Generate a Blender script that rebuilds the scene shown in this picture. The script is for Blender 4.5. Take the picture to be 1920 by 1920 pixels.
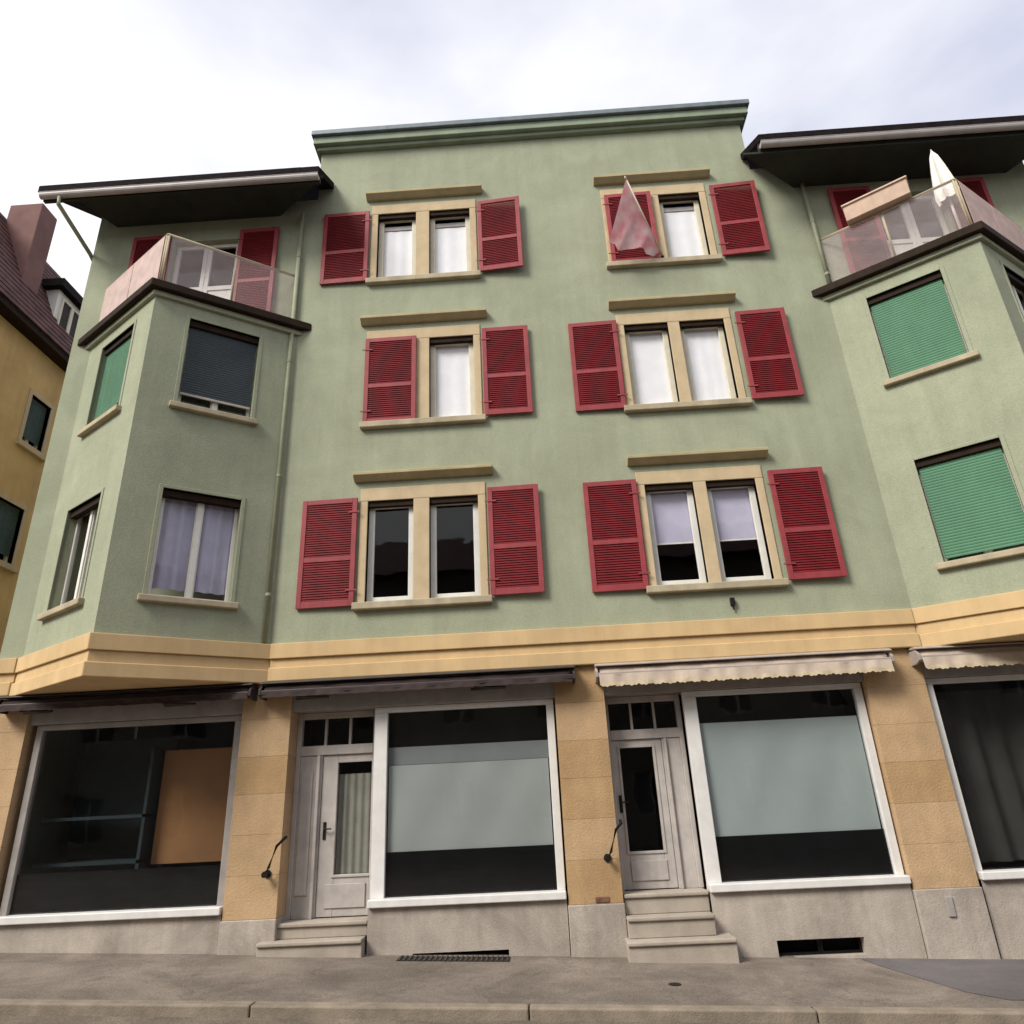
import bpy, bmesh, math, random
from mathutils import Matrix, Vector
random.seed(7)
for o in list(bpy.data.objects): bpy.data.objects.remove(o)
S = bpy.context.scene
COL = S.collection
R = math.radians

# ------------------------------------------------------------------ camera
cam_d = bpy.data.cameras.new('camera'); cam = bpy.data.objects.new('camera', cam_d); COL.objects.link(cam)
cam_d.sensor_width = 36.0; cam_d.lens = 1310.0/1920.0*36.0; cam_d.clip_end = 2000; cam_d.clip_start = .05
rt = Vector((0.9979461, 0.0449809, -0.0456101)); up = Vector((0.0592846, -0.3787842, 0.9235842)); fw = Vector((-0.0242672, 0.9243913, 0.3806729))
cam.matrix_world = Matrix(((rt.x, up.x, -fw.x, 0.0), (rt.y, up.y, -fw.y, -9.189), (rt.z, up.z, -fw.z, 1.65), (0, 0, 0, 1)))
S.camera = cam
S.render.resolution_x = 1024; S.render.resolution_y = 1024

# ------------------------------------------------------------------ sky: bright broken overcast
SUN_EL, SUN_AZ = 43.0, 47.0       # azimuth: degrees to the left of the facade's outward normal
sd = Vector((-math.sin(R(SUN_AZ))*math.cos(R(SUN_EL)), -math.cos(R(SUN_AZ))*math.cos(R(SUN_EL)), math.sin(R(SUN_EL))))
W = bpy.data.worlds.new('World'); S.world = W; W.use_nodes = True
nt = W.node_tree; nt.nodes.clear()
def N(t, **k):
    n = nt.nodes.new(t)
    for a, b in k.items(): setattr(n, a, b)
    return n
out = N('ShaderNodeOutputWorld'); bg_sky = N('ShaderNodeBackground'); bg_cl = N('ShaderNodeBackground'); mixs = N('ShaderNodeMixShader')
sky = N('ShaderNodeTexSky', sky_type='NISHITA', sun_disc=False, sun_elevation=R(SUN_EL), sun_rotation=math.atan2(sd.x, sd.y))
bg_sky.inputs[1].default_value = 0.10
nt.links.new(sky.outputs[0], bg_sky.inputs[0])
tc = N('ShaderNodeTexCoord'); mp = N('ShaderNodeMapping'); mp.inputs['Scale'].default_value = (1.0, 1.0, 2.4); mp.inputs['Location'].default_value = (8.1, 4.4, .9)
nz = N('ShaderNodeTexNoise'); nz.inputs['Scale'].default_value = 1.7; nz.inputs['Detail'].default_value = 6; nz.inputs['Roughness'].default_value = .52
nt.links.new(tc.outputs['Generated'], mp.inputs[0]); nt.links.new(mp.outputs[0], nz.inputs[0])
dot = N('ShaderNodeVectorMath', operation='DOT_PRODUCT'); dot.inputs[1].default_value = sd
nt.links.new(tc.outputs['Generated'], dot.inputs[0])
mr = N('ShaderNodeMapRange'); mr.inputs['From Min'].default_value = -.1; mr.inputs['From Max'].default_value = .95; mr.inputs['To Min'].default_value = -.06; mr.inputs['To Max'].default_value = .34
nt.links.new(dot.outputs['Value'], mr.inputs['Value'])
add = N('ShaderNodeMath', operation='ADD'); nt.links.new(nz.outputs['Fac'], add.inputs[0]); nt.links.new(mr.outputs[0], add.inputs[1])
rp = N('ShaderNodeValToRGB'); nt.links.new(add.outputs[0], rp.inputs[0])
e = rp.color_ramp.elements
e[0].position = .16; e[0].color = (.385, .40, .51, 1)
e[1].position = .74; e[1].color = (.88, .88, .88, 1)
q = e.new(.42); q.color = (.525, .54, .645, 1)
nt.links.new(rp.outputs[0], bg_cl.inputs[0]); bg_cl.inputs[1].default_value = 1.0
mixs.inputs[0].default_value = .88
nt.links.new(bg_sky.outputs[0], mixs.inputs[1]); nt.links.new(bg_cl.outputs[0], mixs.inputs[2]); nt.links.new(mixs.outputs[0], out.inputs[0])
# ------------------------------------------------------------------ veiled sun
sl = bpy.data.lights.new('sun', 'SUN'); sl.energy = 3.0; sl.angle = R(22); sl.color = (1, .955, .87)
so = bpy.data.objects.new('sun', sl); COL.objects.link(so); so.rotation_euler = sd.to_track_quat('Z', 'Y').to_euler()
S.view_settings.view_transform = 'Standard'; S.view_settings.look = 'None'; S.view_settings.exposure = 0.52; S.view_settings.gamma = 1

# ------------------------------------------------------------------ materials
MATS = {}
def mat(name, col, rough=.8, var=.10, scale=6.0, bump=0.0, bscale=60.0, spec=.3, streak=0.0, col2=None, metal=0.0, mscale=None, speck=0.0, sscale=140.0, stain=0.0, crack=0.0):
    """Procedural surface: base colour broken by two noises, optional rain streaks, fine relief."""
    if name in MATS: return MATS[name]
    m = bpy.data.materials.new(name); m.use_nodes = True; t = m.node_tree; b = t.nodes['Principled BSDF']
    b.inputs['Roughness'].default_value = rough; b.inputs['Specular IOR Level'].default_value = spec; b.inputs['Metallic'].default_value = metal
    g = t.nodes.new('ShaderNodeNewGeometry')
    n1 = t.nodes.new('ShaderNodeTexNoise'); n1.inputs['Scale'].default_value = scale; n1.inputs['Detail'].default_value = 5; n1.inputs['Roughness'].default_value = .6
    mpn = t.nodes.new('ShaderNodeMapping'); mpn.inputs['Scale'].default_value = mscale or (1, 1, 1)
    t.links.new(g.outputs['Position'], mpn.inputs[0]); t.links.new(mpn.outputs[0], n1.inputs['Vector'])
    r = t.nodes.new('ShaderNodeValToRGB'); r.color_ramp.elements[0].position = .28; r.color_ramp.elements[1].position = .72
    d = col2 or tuple(c*(1-2*var) for c in col)
    r.color_ramp.elements[0].color = (*d, 1); r.color_ramp.elements[1].color = (*[min(1, c*(1+var)) for c in col], 1)
    t.links.new(n1.outputs['Fac'], r.inputs[0]); last = r.outputs[0]
    if streak:
        n2 = t.nodes.new('ShaderNodeTexNoise'); n2.inputs['Scale'].default_value = 1.0; n2.inputs['Detail'].default_value = 6; n2.inputs['Roughness'].default_value = .65
        mp2 = t.nodes.new('ShaderNodeMapping'); mp2.inputs['Scale'].default_value = (5, 5, .35)
        t.links.new(g.outputs['Position'], mp2.inputs[0]); t.links.new(mp2.outputs[0], n2.inputs['Vector'])
        mr_ = t.nodes.new('ShaderNodeMapRange'); mr_.inputs['From Min'].default_value = .35; mr_.inputs['From Max'].default_value = .7
        mr_.inputs['To Min'].default_value = 1-streak; mr_.inputs['To Max'].default_value = 1.0
        t.links.new(n2.outputs['Fac'], mr_.inputs['Value'])
        mx = t.nodes.new('ShaderNodeMix'); mx.data_type = 'RGBA'; mx.blend_type = 'MULTIPLY'; mx.inputs[0].default_value = 1
        t.links.new(last, mx.inputs[6]); t.links.new(mr_.outputs[0], mx.inputs[7]); last = mx.outputs[2]
    def mul(last, fac):
        mx = t.nodes.new('ShaderNodeMix'); mx.data_type = 'RGBA'; mx.blend_type = 'MULTIPLY'; mx.inputs[0].default_value = 1
        t.links.new(last, mx.inputs[6]); t.links.new(fac, mx.inputs[7]); return mx.outputs[2]
    def rng(fac, a, b, c, d):
        m2 = t.nodes.new('ShaderNodeMapRange'); m2.inputs['From Min'].default_value = a; m2.inputs['From Max'].default_value = b; m2.inputs['To Min'].default_value = c; m2.inputs['To Max'].default_value = d
        t.links.new(fac, m2.inputs['Value']); return m2.outputs[0]
    if speck:                                                 # aggregate / render grain
        n4 = t.nodes.new('ShaderNodeTexNoise'); n4.inputs['Scale'].default_value = sscale; n4.inputs['Detail'].default_value = 3; n4.inputs['Roughness'].default_value = .8
        t.links.new(g.outputs['Position'], n4.inputs['Vector']); last = mul(last, rng(n4.outputs['Fac'], .3, .7, 1-speck, 1+speck))
    if stain:                                                 # blotchy weathering with ragged edges
        n5 = t.nodes.new('ShaderNodeTexNoise'); n5.inputs['Scale'].default_value = .8; n5.inputs['Detail'].default_value = 9; n5.inputs['Roughness'].default_value = .72; n5.inputs['Distortion'].default_value = .6
        t.links.new(g.outputs['Position'], n5.inputs['Vector']); last = mul(last, rng(n5.outputs['Fac'], .40, .60, 1-stain, 1+stain*.35))
    if crack:                                                 # ragged hairline cracks
        nd = t.nodes.new('ShaderNodeTexNoise'); nd.inputs['Scale'].default_value = 3; nd.inputs['Detail'].default_value = 5; t.links.new(g.outputs['Position'], nd.inputs['Vector'])
        va = t.nodes.new('ShaderNodeMix'); va.data_type = 'RGBA'; va.blend_type = 'ADD'; va.inputs[0].default_value = .7; t.links.new(g.outputs['Position'], va.inputs[6]); t.links.new(nd.outputs['Color'], va.inputs[7])
        vo = t.nodes.new('ShaderNodeTexVoronoi'); vo.feature = 'DISTANCE_TO_EDGE'; vo.inputs['Scale'].default_value = .55; t.links.new(va.outputs[2], vo.inputs['Vector'])
        last = mul(last, rng(vo.outputs['Distance'], .002, .009, 1-crack, 1.0))
    t.links.new(last, b.inputs['Base Color'])
    if bump:
        n3 = t.nodes.new('ShaderNodeTexNoise'); n3.inputs['Scale'].default_value = bscale; n3.inputs['Detail'].default_value = 4
        t.links.new(g.outputs['Position'], n3.inputs['Vector'])
        bp = t.nodes.new('ShaderNodeBump'); bp.inputs['Strength'].default_value = bump; bp.inputs['Distance'].default_value = .01
        t.links.new(n3.outputs['Fac'], bp.inputs['Height']); t.links.new(bp.outputs[0], b.inputs['Normal'])
    MATS[name] = m; return m
def glass(name, tint=(1, 1, 1), f0=.022):
    m = bpy.data.materials.new(name); m.use_nodes = True; t = m.node_tree; t.nodes.clear()
    o = t.nodes.new('ShaderNodeOutputMaterial'); mx = t.nodes.new('ShaderNodeMixShader')
    lw = t.nodes.new('ShaderNodeLayerWeight'); lw.inputs[0].default_value = .5      # Schlick reflectance of one glass face
    pw = t.nodes.new('ShaderNodeMath'); pw.operation = 'POWER'; pw.inputs[1].default_value = 5; t.links.new(lw.outputs['Facing'], pw.inputs[0])
    fr = t.nodes.new('ShaderNodeMath'); fr.operation = 'MULTIPLY_ADD'; fr.inputs[1].default_value = 1-f0; fr.inputs[2].default_value = f0; t.links.new(pw.outputs[0], fr.inputs[0])
    tr = t.nodes.new('ShaderNodeBsdfTransparent'); tr.inputs[0].default_value = (*tint, 1); gl = t.nodes.new('ShaderNodeBsdfGlossy'); gl.inputs['Roughness'].default_value = .02
    n = t.nodes.new('ShaderNodeTexNoise'); n.inputs['Scale'].default_value = 1.6; bp = t.nodes.new('ShaderNodeBump'); bp.inputs['Strength'].default_value = .12; bp.inputs['Distance'].default_value = .03
    g = t.nodes.new('ShaderNodeNewGeometry'); t.links.new(g.outputs['Position'], n.inputs['Vector']); t.links.new(n.outputs['Fac'], bp.inputs['Height']); t.links.new(bp.outputs[0], gl.inputs['Normal'])
    t.links.new(fr.outputs[0], mx.inputs[0]); t.links.new(tr.outputs[0], mx.inputs[1]); t.links.new(gl.outputs[0], mx.inputs[2]); t.links.new(mx.outputs[0], o.inputs[0])
    return m
def sheer(name, col, clear, col2=None, scale=5):
    """thin cloth or frosted sheet: part diffuse, part light passing through"""
    m = bpy.data.materials.new(name); m.use_nodes = True; t = m.node_tree; t.nodes.clear()
    o = t.nodes.new('ShaderNodeOutputMaterial'); d = t.nodes.new('ShaderNodeBsdfDiffuse'); tl = t.nodes.new('ShaderNodeBsdfTranslucent'); tr = t.nodes.new('ShaderNodeBsdfTransparent')
    n = t.nodes.new('ShaderNodeTexNoise'); n.inputs['Scale'].default_value = scale; g = t.nodes.new('ShaderNodeNewGeometry'); t.links.new(g.outputs['Position'], n.inputs['Vector'])
    r = t.nodes.new('ShaderNodeValToRGB'); r.color_ramp.elements[0].color = (*(col2 or [c*.82 for c in col]), 1); r.color_ramp.elements[1].color = (*col, 1)
    r.color_ramp.elements[0].position = .3; r.color_ramp.elements[1].position = .7
    t.links.new(n.outputs['Fac'], r.inputs[0]); t.links.new(r.outputs[0], d.inputs[0]); t.links.new(r.outputs[0], tl.inputs[0])
    a = t.nodes.new('ShaderNodeMixShader'); a.inputs[0].default_value = .35; b = t.nodes.new('ShaderNodeMixShader'); b.inputs[0].default_value = clear
    t.links.new(d.outputs[0], a.inputs[1]); t.links.new(tl.outputs[0], a.inputs[2]); t.links.new(a.outputs[0], b.inputs[1]); t.links.new(tr.outputs[0], b.inputs[2]); t.links.new(b.outputs[0], o.inputs[0])
    return m
M_WALL = mat('green_stucco', (.355, .378, .27), .92, .05, 1.3, .5, 60, .15, streak=.10, speck=.10, sscale=38, stain=.09)
M_CORN = mat('cornice_green', (.24, .29, .21), .8, .10, 3, .1)
M_ZINC = mat('zinc_flashing', (.17, .20, .22), .5, .12, 5, .1, metal=.3)
M_OCHRE = mat('ochre_stone', (.50, .34, .195), .88, .07, 2.2, .6, 45, .15, streak=.10, speck=.12, sscale=55, stain=.12)
M_OCHRES = [M_OCHRE, mat('ochre_stone_light', (.51, .35, .205), .88, .07, 2.2, .6, 45, .15, streak=.10, speck=.12, sscale=55, stain=.12), mat('ochre_stone_deep', (.45, .295, .155), .88, .07, 2.2, .6, 45, .15, streak=.10, speck=.12, sscale=55, stain=.12)]
M_BAND = mat('ochre_band', (.62, .44, .235), .85, .06, 2.0, .2, 70, .15, streak=.12)
M_SURR = mat('window_stone', (.56, .44, .28), .85, .07, 3.5, .2, 80, .15, streak=.08)
M_HOOD = mat('hood_stone', (.44, .37, .215), .85, .08, 3.5, .2, 80, .15, streak=.12)
M_SILL = mat('sill_stone', (.47, .40, .28), .85, .12, 4, .2, 80, .15, streak=.15)
M_PLINTH = mat('plinth_render', (.46, .40, .345), .92, .10, 1.6, .4, 60, .15, streak=.2, speck=.12, sscale=50, stain=.22)
M_RED = mat('shutter_red', (.175, .010, .015), .65, .14, 3, .12, 120, .2, streak=.22)
M_REDF = mat('shutter_frame_red', (.30, .040, .048), .6, .12, 7, .1, 120, .4, streak=.1)
M_WHITE = mat('white_paint', (.74, .72, .67), .45, .05, 6, .05, 80, .4, streak=.06)
M_CREAM = mat('cream_paint', (.70, .64, .50), .5, .06, 6, .05, 80, .35, streak=.06)
M_FRAMEG = mat('grey_joinery', (.52, .475, .445), .6, .10, 5, .1, 60, .3, streak=.18)
M_ALU = mat('shop_frame', (.72, .70, .68), .4, .05, 6, .05, 80, .4, streak=.08)
M_ALUG = mat('shop_frame_grey', (.36, .33, .31), .45, .10, 6, .05, 80, .4, streak=.12)
M_BLGREEN = mat('roller_blind_green', (.075, .205, .115), .65, .06, 3, .05, 80, .35, streak=.10)
M_BLDARK = mat('roller_blind_dark', (.032, .045, .052), .5, .12, 3, .05, 80, .35, streak=.1)
M_CURT = mat('white_curtain', (.80, .80, .83), .95, .03, 5)
M_LILAC = mat('lilac_curtain', (.46, .44, .57), .95, .06, 5)
M_SHADE = mat('grey_roller_shade', (.43, .43, .42), .85, .04, 1.8)
M_SHADE2 = mat('blue_grey_roller_shade', (.43, .455, .45), .85, .04, 1.8)
M_BLACK = mat('black_sheet', (.006, .006, .007), .6, .2, 5, spec=.1)
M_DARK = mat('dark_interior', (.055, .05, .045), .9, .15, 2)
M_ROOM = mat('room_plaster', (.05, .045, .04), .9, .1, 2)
M_ORANGE = mat('orange_board', (.42, .20, .09), .8, .12, 1.5)
M_WOODB = mat('brown_coping', (.03, .018, .011), .7, .2, 6, .15, spec=.1, streak=.2)
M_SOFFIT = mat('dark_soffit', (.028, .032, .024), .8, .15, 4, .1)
M_GUTTER = mat('grey_gutter', (.42, .385, .37), .5, .08, 5, metal=.2)
M_TILE = mat('dark_roof_tile', (.014, .010, .011), .85, .25, 9, .2, spec=.05)
M_PIPE = mat('painted_pipe', (.29, .305, .205), .6, .08, 5)
M_IRON = mat('black_iron', (.02, .018, .016), .5, .2, 20, .1, metal=.5)
M_AWNB = mat('brown_awning_cloth', (.055, .036, .034), .9, .15, 6, .1, streak=.2)
M_AWNC = mat('beige_awning_cloth', (.60, .49, .40), .9, .08, 6, .1, streak=.18)
M_AWNY = mat('yellowed_valance', (.64, .53, .36), .9, .10, 12, .1, streak=.2)
M_AWNBOX = mat('awning_metal', (.06, .05, .05), .5, .15, 5, .05, metal=.3)
M_AWNBOX2 = mat('awning_metal_light', (.42, .36, .32), .5, .10, 5, .05, metal=.2)
M_STEP = mat('step_stone', (.40, .345, .29), .88, .10, 3, .35, 60, .15, streak=.1)
M_YEL = mat('yellow_ochre_stucco', (.66, .44, .20), .92, .10, 1.2, .3, 60, .15, streak=.12)
M_REDTILE = mat('brown_red_tile', (.12, .055, .05), .8, .3, 3.5, .2)
M_CHIM = mat('chimney_render', (.20, .105, .095), .9, .12, 2, .3)
M_SHGREEN = mat('green_shutter', (.05, .085, .075), .6, .15, 5, .1, streak=.15)
M_PLANT = mat('beige_planter', (.64, .47, .36), .8, .08, 4, .1, streak=.15)
M_CANVAS = mat('white_canvas', (.78, .76, .70), .9, .05, 6, .1)
M_RUST = mat('rusty_plate', (.20, .10, .07), .8, .25, 12, .2)
G = glass('window_glass'); GS = glass('shop_glass', (.90, .92, .92), .035)
SHEER = sheer('frosted_panel', (.86, .70, .66), .22)
CLEARP = sheer('clear_sheet', (.85, .74, .74), .84)
FLAGM = sheer('pink_cloth', (.92, .82, .82), .08, (.80, .30, .36), 3.5)

# ------------------------------------------------------------------ mesh helpers
class Fr:
    """a vertical plane: s runs along it, z up, d out of it"""
    def __init__(s, a, b):
        s.a = Vector((*a, 0)); v = Vector((*b, 0))-s.a; s.len = v.length; s.u = v.normalized(); s.n = Vector((s.u.y, -s.u.x, 0))
    def p(s, a, z, d=0.0): return s.a+s.u*a+s.n*d+Vector((0, 0, z))
class MB:
    def __init__(s): s.v = []; s.f = []
    def add(s, vs, fs):
        k = len(s.v); s.v += [Vector(v) for v in vs]; s.f += [tuple(i+k for i in f) for f in fs]; return s
    def hexa(s, c): return s.add(c, [(0, 3, 2, 1), (4, 5, 6, 7), (0, 1, 5, 4), (1, 2, 6, 5), (2, 3, 7, 6), (3, 0, 4, 7)])
    def box(s, fr, s0, s1, z0, z1, d0, d1):
        """d0 inner, d1 outer"""
        return s.hexa([fr.p(s0, z0, d1), fr.p(s1, z0, d1), fr.p(s1, z0, d0), fr.p(s0, z0, d0), fr.p(s0, z1, d1), fr.p(s1, z1, d1), fr.p(s1, z1, d0), fr.p(s0, z1, d0)])
    def quad(s, *p): return s.add(p, [tuple(range(len(p)))])
    def prism(s, poly, off):
        """poly: list of points, extruded by vector off"""
        n = len(poly); off = Vector(off); ps = [Vector(q) for q in poly]
        return s.add(ps+[q+off for q in ps], [tuple(range(n-1, -1, -1)), tuple(range(n, 2*n))]+[(i, (i+1) % n, n+(i+1) % n, n+i) for i in range(n)])
    def tube(s, pts, r, n=10, caps=True):
        pts = [Vector(p) for p in pts]; rings = []
        rr = r if isinstance(r, (list, tuple)) else [r]*len(pts)
        for i, p in enumerate(pts):
            d = (pts[min(i+1, len(pts)-1)]-pts[max(i-1, 0)]).normalized()
            x = d.cross(Vector((0, 0, 1)) if abs(d.z) < .9 else Vector((1, 0, 0))).normalized(); y = d.cross(x)
            rings.append([p+(x*math.cos(2*math.pi*k/n)+y*math.sin(2*math.pi*k/n))*rr[i] for k in range(n)])
        fs = []
        for i in range(len(pts)-1):
            for k in range(n): fs.append((i*n+k, i*n+(k+1) % n, (i+1)*n+(k+1) % n, (i+1)*n+k))
        if caps: fs += [tuple(range(n-1, -1, -1)), tuple(range((len(pts)-1)*n, len(pts)*n))]
        return s.add([v for rg in rings for v in rg], fs)
    def build(s, name, m, parent=None, bevel=0.0, smooth=False, kind=None, base=None):
        o0 = Vector((0, 0, 0))
        if parent is not None: o0 = ORG[parent.name]
        elif base is not None: o0 = Vector(base)
        me = bpy.data.meshes.new(name); me.from_pydata([tuple(v-o0) for v in s.v], [], s.f)
        bm = bmesh.new(); bm.from_mesh(me); bmesh.ops.recalc_face_normals(bm, faces=bm.faces); bm.to_mesh(me); bm.free()
        if smooth:
            for p in me.polygons: p.use_smooth = True
        me.materials.append(m); o = bpy.data.objects.new(name, me); COL.objects.link(o)
        if parent is not None: o.parent = parent
        else: o.location = o0
        ORG[o.name] = o0
        if bevel:
            b = o.modifiers.new('edge', 'BEVEL'); b.width = bevel; b.segments = 2; b.limit_method = 'ANGLE'; b.angle_limit = R(40)
        if kind: o['kind'] = kind
        return o
ORG = {}
def thing(name, loc, label, cat, group=None):
    o = bpy.data.objects.new(name, None); COL.objects.link(o); o.location = loc; ORG[o.name] = Vector(loc); o.empty_display_size = .3
    o['label'] = label; o['category'] = cat
    if group: o['group'] = group
    return o
def tag(o, label, cat, group=None):
    o['label'] = label; o['category'] = cat
    if group: o['group'] = group
    return o
def wall_mesh(mb, fr, s0, s1, z0, z1, holes, th=.22, d=0.0):
    ss = sorted({s0, s1, *[h[0] for h in holes], *[h[1] for h in holes]}); zs = sorted({z0, z1, *[h[2] for h in holes], *[h[3] for h in holes]})
    for i in range(len(ss)-1):
        for j in range(len(zs)-1):
            a, b, c, e_ = ss[i], ss[i+1], zs[j], zs[j+1]; ms, mz = (a+b)/2, (c+e_)/2
            if any(h[0] < ms < h[1] and h[2] < mz < h[3] for h in holes): continue
            mb.quad(fr.p(a, c, d), fr.p(b, c, d), fr.p(b, e_, d), fr.p(a, e_, d))
    for h in holes:
        a, b, c, e_ = h[:4]
        mb.quad(fr.p(a, c, d), fr.p(a, e_, d), fr.p(a, e_, d-th), fr.p(a, c, d-th)); mb.quad(fr.p(b, c, d), fr.p(b, e_, d), fr.p(b, e_, d-th), fr.p(b, c, d-th))
        mb.quad(fr.p(a, c, d), fr.p(b, c, d), fr.p(b, c, d-th), fr.p(a, c, d-th)); mb.quad(fr.p(a, e_, d), fr.p(b, e_, d), fr.p(b, e_, d-th), fr.p(a, e_, d-th))
    return mb

# ================================================================== ground
def zg(x): return -.043*max(-45, min(45, x))
XS = [-300, -120, -45, -20, -12, -8, -4, 0, 4, 8, 12, 20, 45, 120, 300]
def sheet(y0, y1, dz, ny=1):
    mb = MB()
    for i in range(len(XS)-1):
        for j in range(ny):
            a, b = y0+(y1-y0)*j/ny, y0+(y1-y0)*(j+1)/ny
            mb.quad((XS[i], a, zg(XS[i])+dz), (XS[i+1], a, zg(XS[i+1])+dz), (XS[i+1], b, zg(XS[i+1])+dz), (XS[i], b, zg(XS[i])+dz))
    return mb
M_ROAD = mat('worn_asphalt', (.175, .143, .112), .93, .16, 1.4, .7, 55, .2, col2=(.13, .106, .085), speck=.40, sscale=50, stain=.28, crack=.15)
M_PAVE = mat('pavement_asphalt', (.215, .180, .152), .93, .12, 1.1, .6, 70, .2, col2=(.150, .122, .10), speck=.38, sscale=60, stain=.28, crack=.20)
M_PATCH = mat('patch_asphalt', (.135, .122, .122), .93, .10, 1.5, .6, 70, .2, speck=.2, sscale=90, stain=.15)
M_KERB = mat('kerb_granite', (.25, .205, .16), .85, .16, 5, .5, 70, .2)
ground = sheet(-300, 400, -.085).build('road', M_ROAD); ground['kind'] = 'structure'
pv = MB()
for i in range(len(XS)-1):
    a, b = XS[i], XS[i+1]
    pv.hexa([(a, -1.98, zg(a)-.3), (b, -1.98, zg(b)-.3), (b, 14, zg(b)-.3), (a, 14, zg(a)-.3), (a, -1.98, zg(a)), (b, -1.98, zg(b)), (b, 14, zg(b)), (a, 14, zg(a))])
pave = pv.build('pavement', M_PAVE); pave['kind'] = 'structure'
# repaired strip of darker asphalt, cut on a diagonal
pp = [(3.36, -.02), (3.40, -.35), (3.72, -1.45), (3.95, -1.72), (12, -1.72), (12, -.02)]
pm = MB(); pm.quad(*[(x, y, zg(x)+.004) for x, y in pp]); pt_ = pm.build('asphalt_patch', M_PATCH, pave)
m_ = MB(); cx_, cy_ = 1.12, -1.25; m_.tube([(cx_, cy_, zg(cx_)-.02), (cx_, cy_, zg(cx_)+.006)], .06, 16); m_.build('valve_cap', M_IRON, pave)
# kerb stones
kerb = None; L = 2.4; x = -40.0+.12; ki = 0
kerb = bpy.data.objects.new('kerb', None); COL.objects.link(kerb); kerb['kind'] = 'structure'; ORG['kerb'] = Vector((0, 0, 0))
x = -21.85
while x < 20:
    w = L; mb = MB(); jj = random.uniform(-.004, .004); a, b = x+.006, x+w-.006
    y0, y1 = -2.12+jj, -1.976
    mb.hexa([(a, y0, zg(a)-.3), (b, y0, zg(b)-.3), (b, y1, zg(b)-.3), (a, y1, zg(a)-.3), (a, y0, zg(a)+.006+jj*.5), (b, y0, zg(b)+.006+jj*.5), (b, y1, zg(b)+.006), (a, y1, zg(a)+.006)])
    mb.build('kerb_stone', M_KERB, kerb, bevel=.015); x += w

# ================================================================== the green building
B = thing('green_apartment_building', (.68, 0, 0), 'green stuccoed apartment block with red shutters, two angled bays and ochre shop pillars', 'building')
F = Fr((0, 0), (1, 0))               # facade plane; s is world x
XL, XR = -7.28, 8.80
GL, GR = -3.40, 4.20                 # the taller middle part
ZB = 3.36                            # underside of the green wall
LL = Fr((-6.95, 0), (-5.28, -1.15)); LR = Fr((-5.28, -1.15), (-3.58, 0)); RL = Fr((4.94, 0), (6.64, -1.15)); RR = Fr((6.64, -1.15), (8.34, 0))
ROWS = [(4.22, 5.73), (7.02, 8.51), (9.74, 11.17)]
COLS = [(-2.31, -1.65, -1.42, -.72), (1.67, 2.36, 2.54, 3.24)]
holes = []
for (z0, z1) in ROWS:
    for c in COLS: holes += [(c[0], c[1], z0, z1), (c[2], c[3], z0, z1)]
DOORS_T = [(-5.86, -4.74, 9.0, 10.86), (6.12, 7.24, 9.0, 10.86)]
holes += DOORS_T
w = MB(); wall_mesh(w, F, XL, XR, ZB, 11.62, holes, .22)
# taller middle wall with its flanks
w.quad(F.p(GL, 11.62), F.p(GR, 11.62), F.p(GR, 12.95), F.p(GL, 12.95))
w.quad(F.p(GL, 11.0, -.004), F.p(GL, 12.95), F.p(GL, 12.95, -6), F.p(GL, 11.0, -6)); w.quad(F.p(GR, 11.0, -.004), F.p(GR, 12.95), F.p(GR, 12.95, -6), F.p(GR, 11.0, -6))
w.quad(F.p(XL, -.6), F.p(XL, 11.62), F.p(XL, 11.62, -10), F.p(XL, -.6, -10)); w.quad(F.p(XR, -.8), F.p(XR, 11.62), F.p(XR, 11.62, -10), F.p(XR, -.8, -10))
w.quad(F.p(XL, -.6, -10), F.p(XR, -.6, -10), F.p(XR, 11.62, -10), F.p(XL, 11.62, -10)); w.quad(F.p(GL, 12.94), F.p(GR, 12.94), F.p(GR, 12.94, -6), F.p(GL, 12.94, -6))
w.quad(F.p(GL, 11.62, -6), F.p(GR, 11.62, -6), F.p(GR, 12.94, -6), F.p(GL, 12.94, -6))
w.build('wall', M_WALL, B)
# rooms behind the windows
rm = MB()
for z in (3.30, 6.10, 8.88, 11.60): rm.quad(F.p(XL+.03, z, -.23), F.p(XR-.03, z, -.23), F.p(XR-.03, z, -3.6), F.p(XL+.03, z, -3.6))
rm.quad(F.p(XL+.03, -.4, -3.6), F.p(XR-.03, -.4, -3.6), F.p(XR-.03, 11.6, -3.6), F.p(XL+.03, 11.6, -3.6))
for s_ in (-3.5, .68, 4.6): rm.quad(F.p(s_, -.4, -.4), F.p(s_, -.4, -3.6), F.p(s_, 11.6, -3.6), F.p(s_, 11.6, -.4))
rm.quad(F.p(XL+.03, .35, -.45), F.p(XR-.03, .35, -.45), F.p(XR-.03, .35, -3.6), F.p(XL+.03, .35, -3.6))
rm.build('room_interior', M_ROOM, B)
# parapet cornice: flashing, face, bed moulding
cm = MB(); cm.box(F, GL-.06, GR+.08, 12.72, 12.80, -6.05, .09); cm.box(F, GL-.11, GR+.13, 12.80, 12.96, -6.1, .17)
c = cm.build('cornice', M_CORN, B, bevel=.012)
MB().box(F, GL-.14, GR+.17, 12.962, 13.07, -6.14, .23).build('flashing', M_ZINC, c, bevel=.012)

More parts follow.
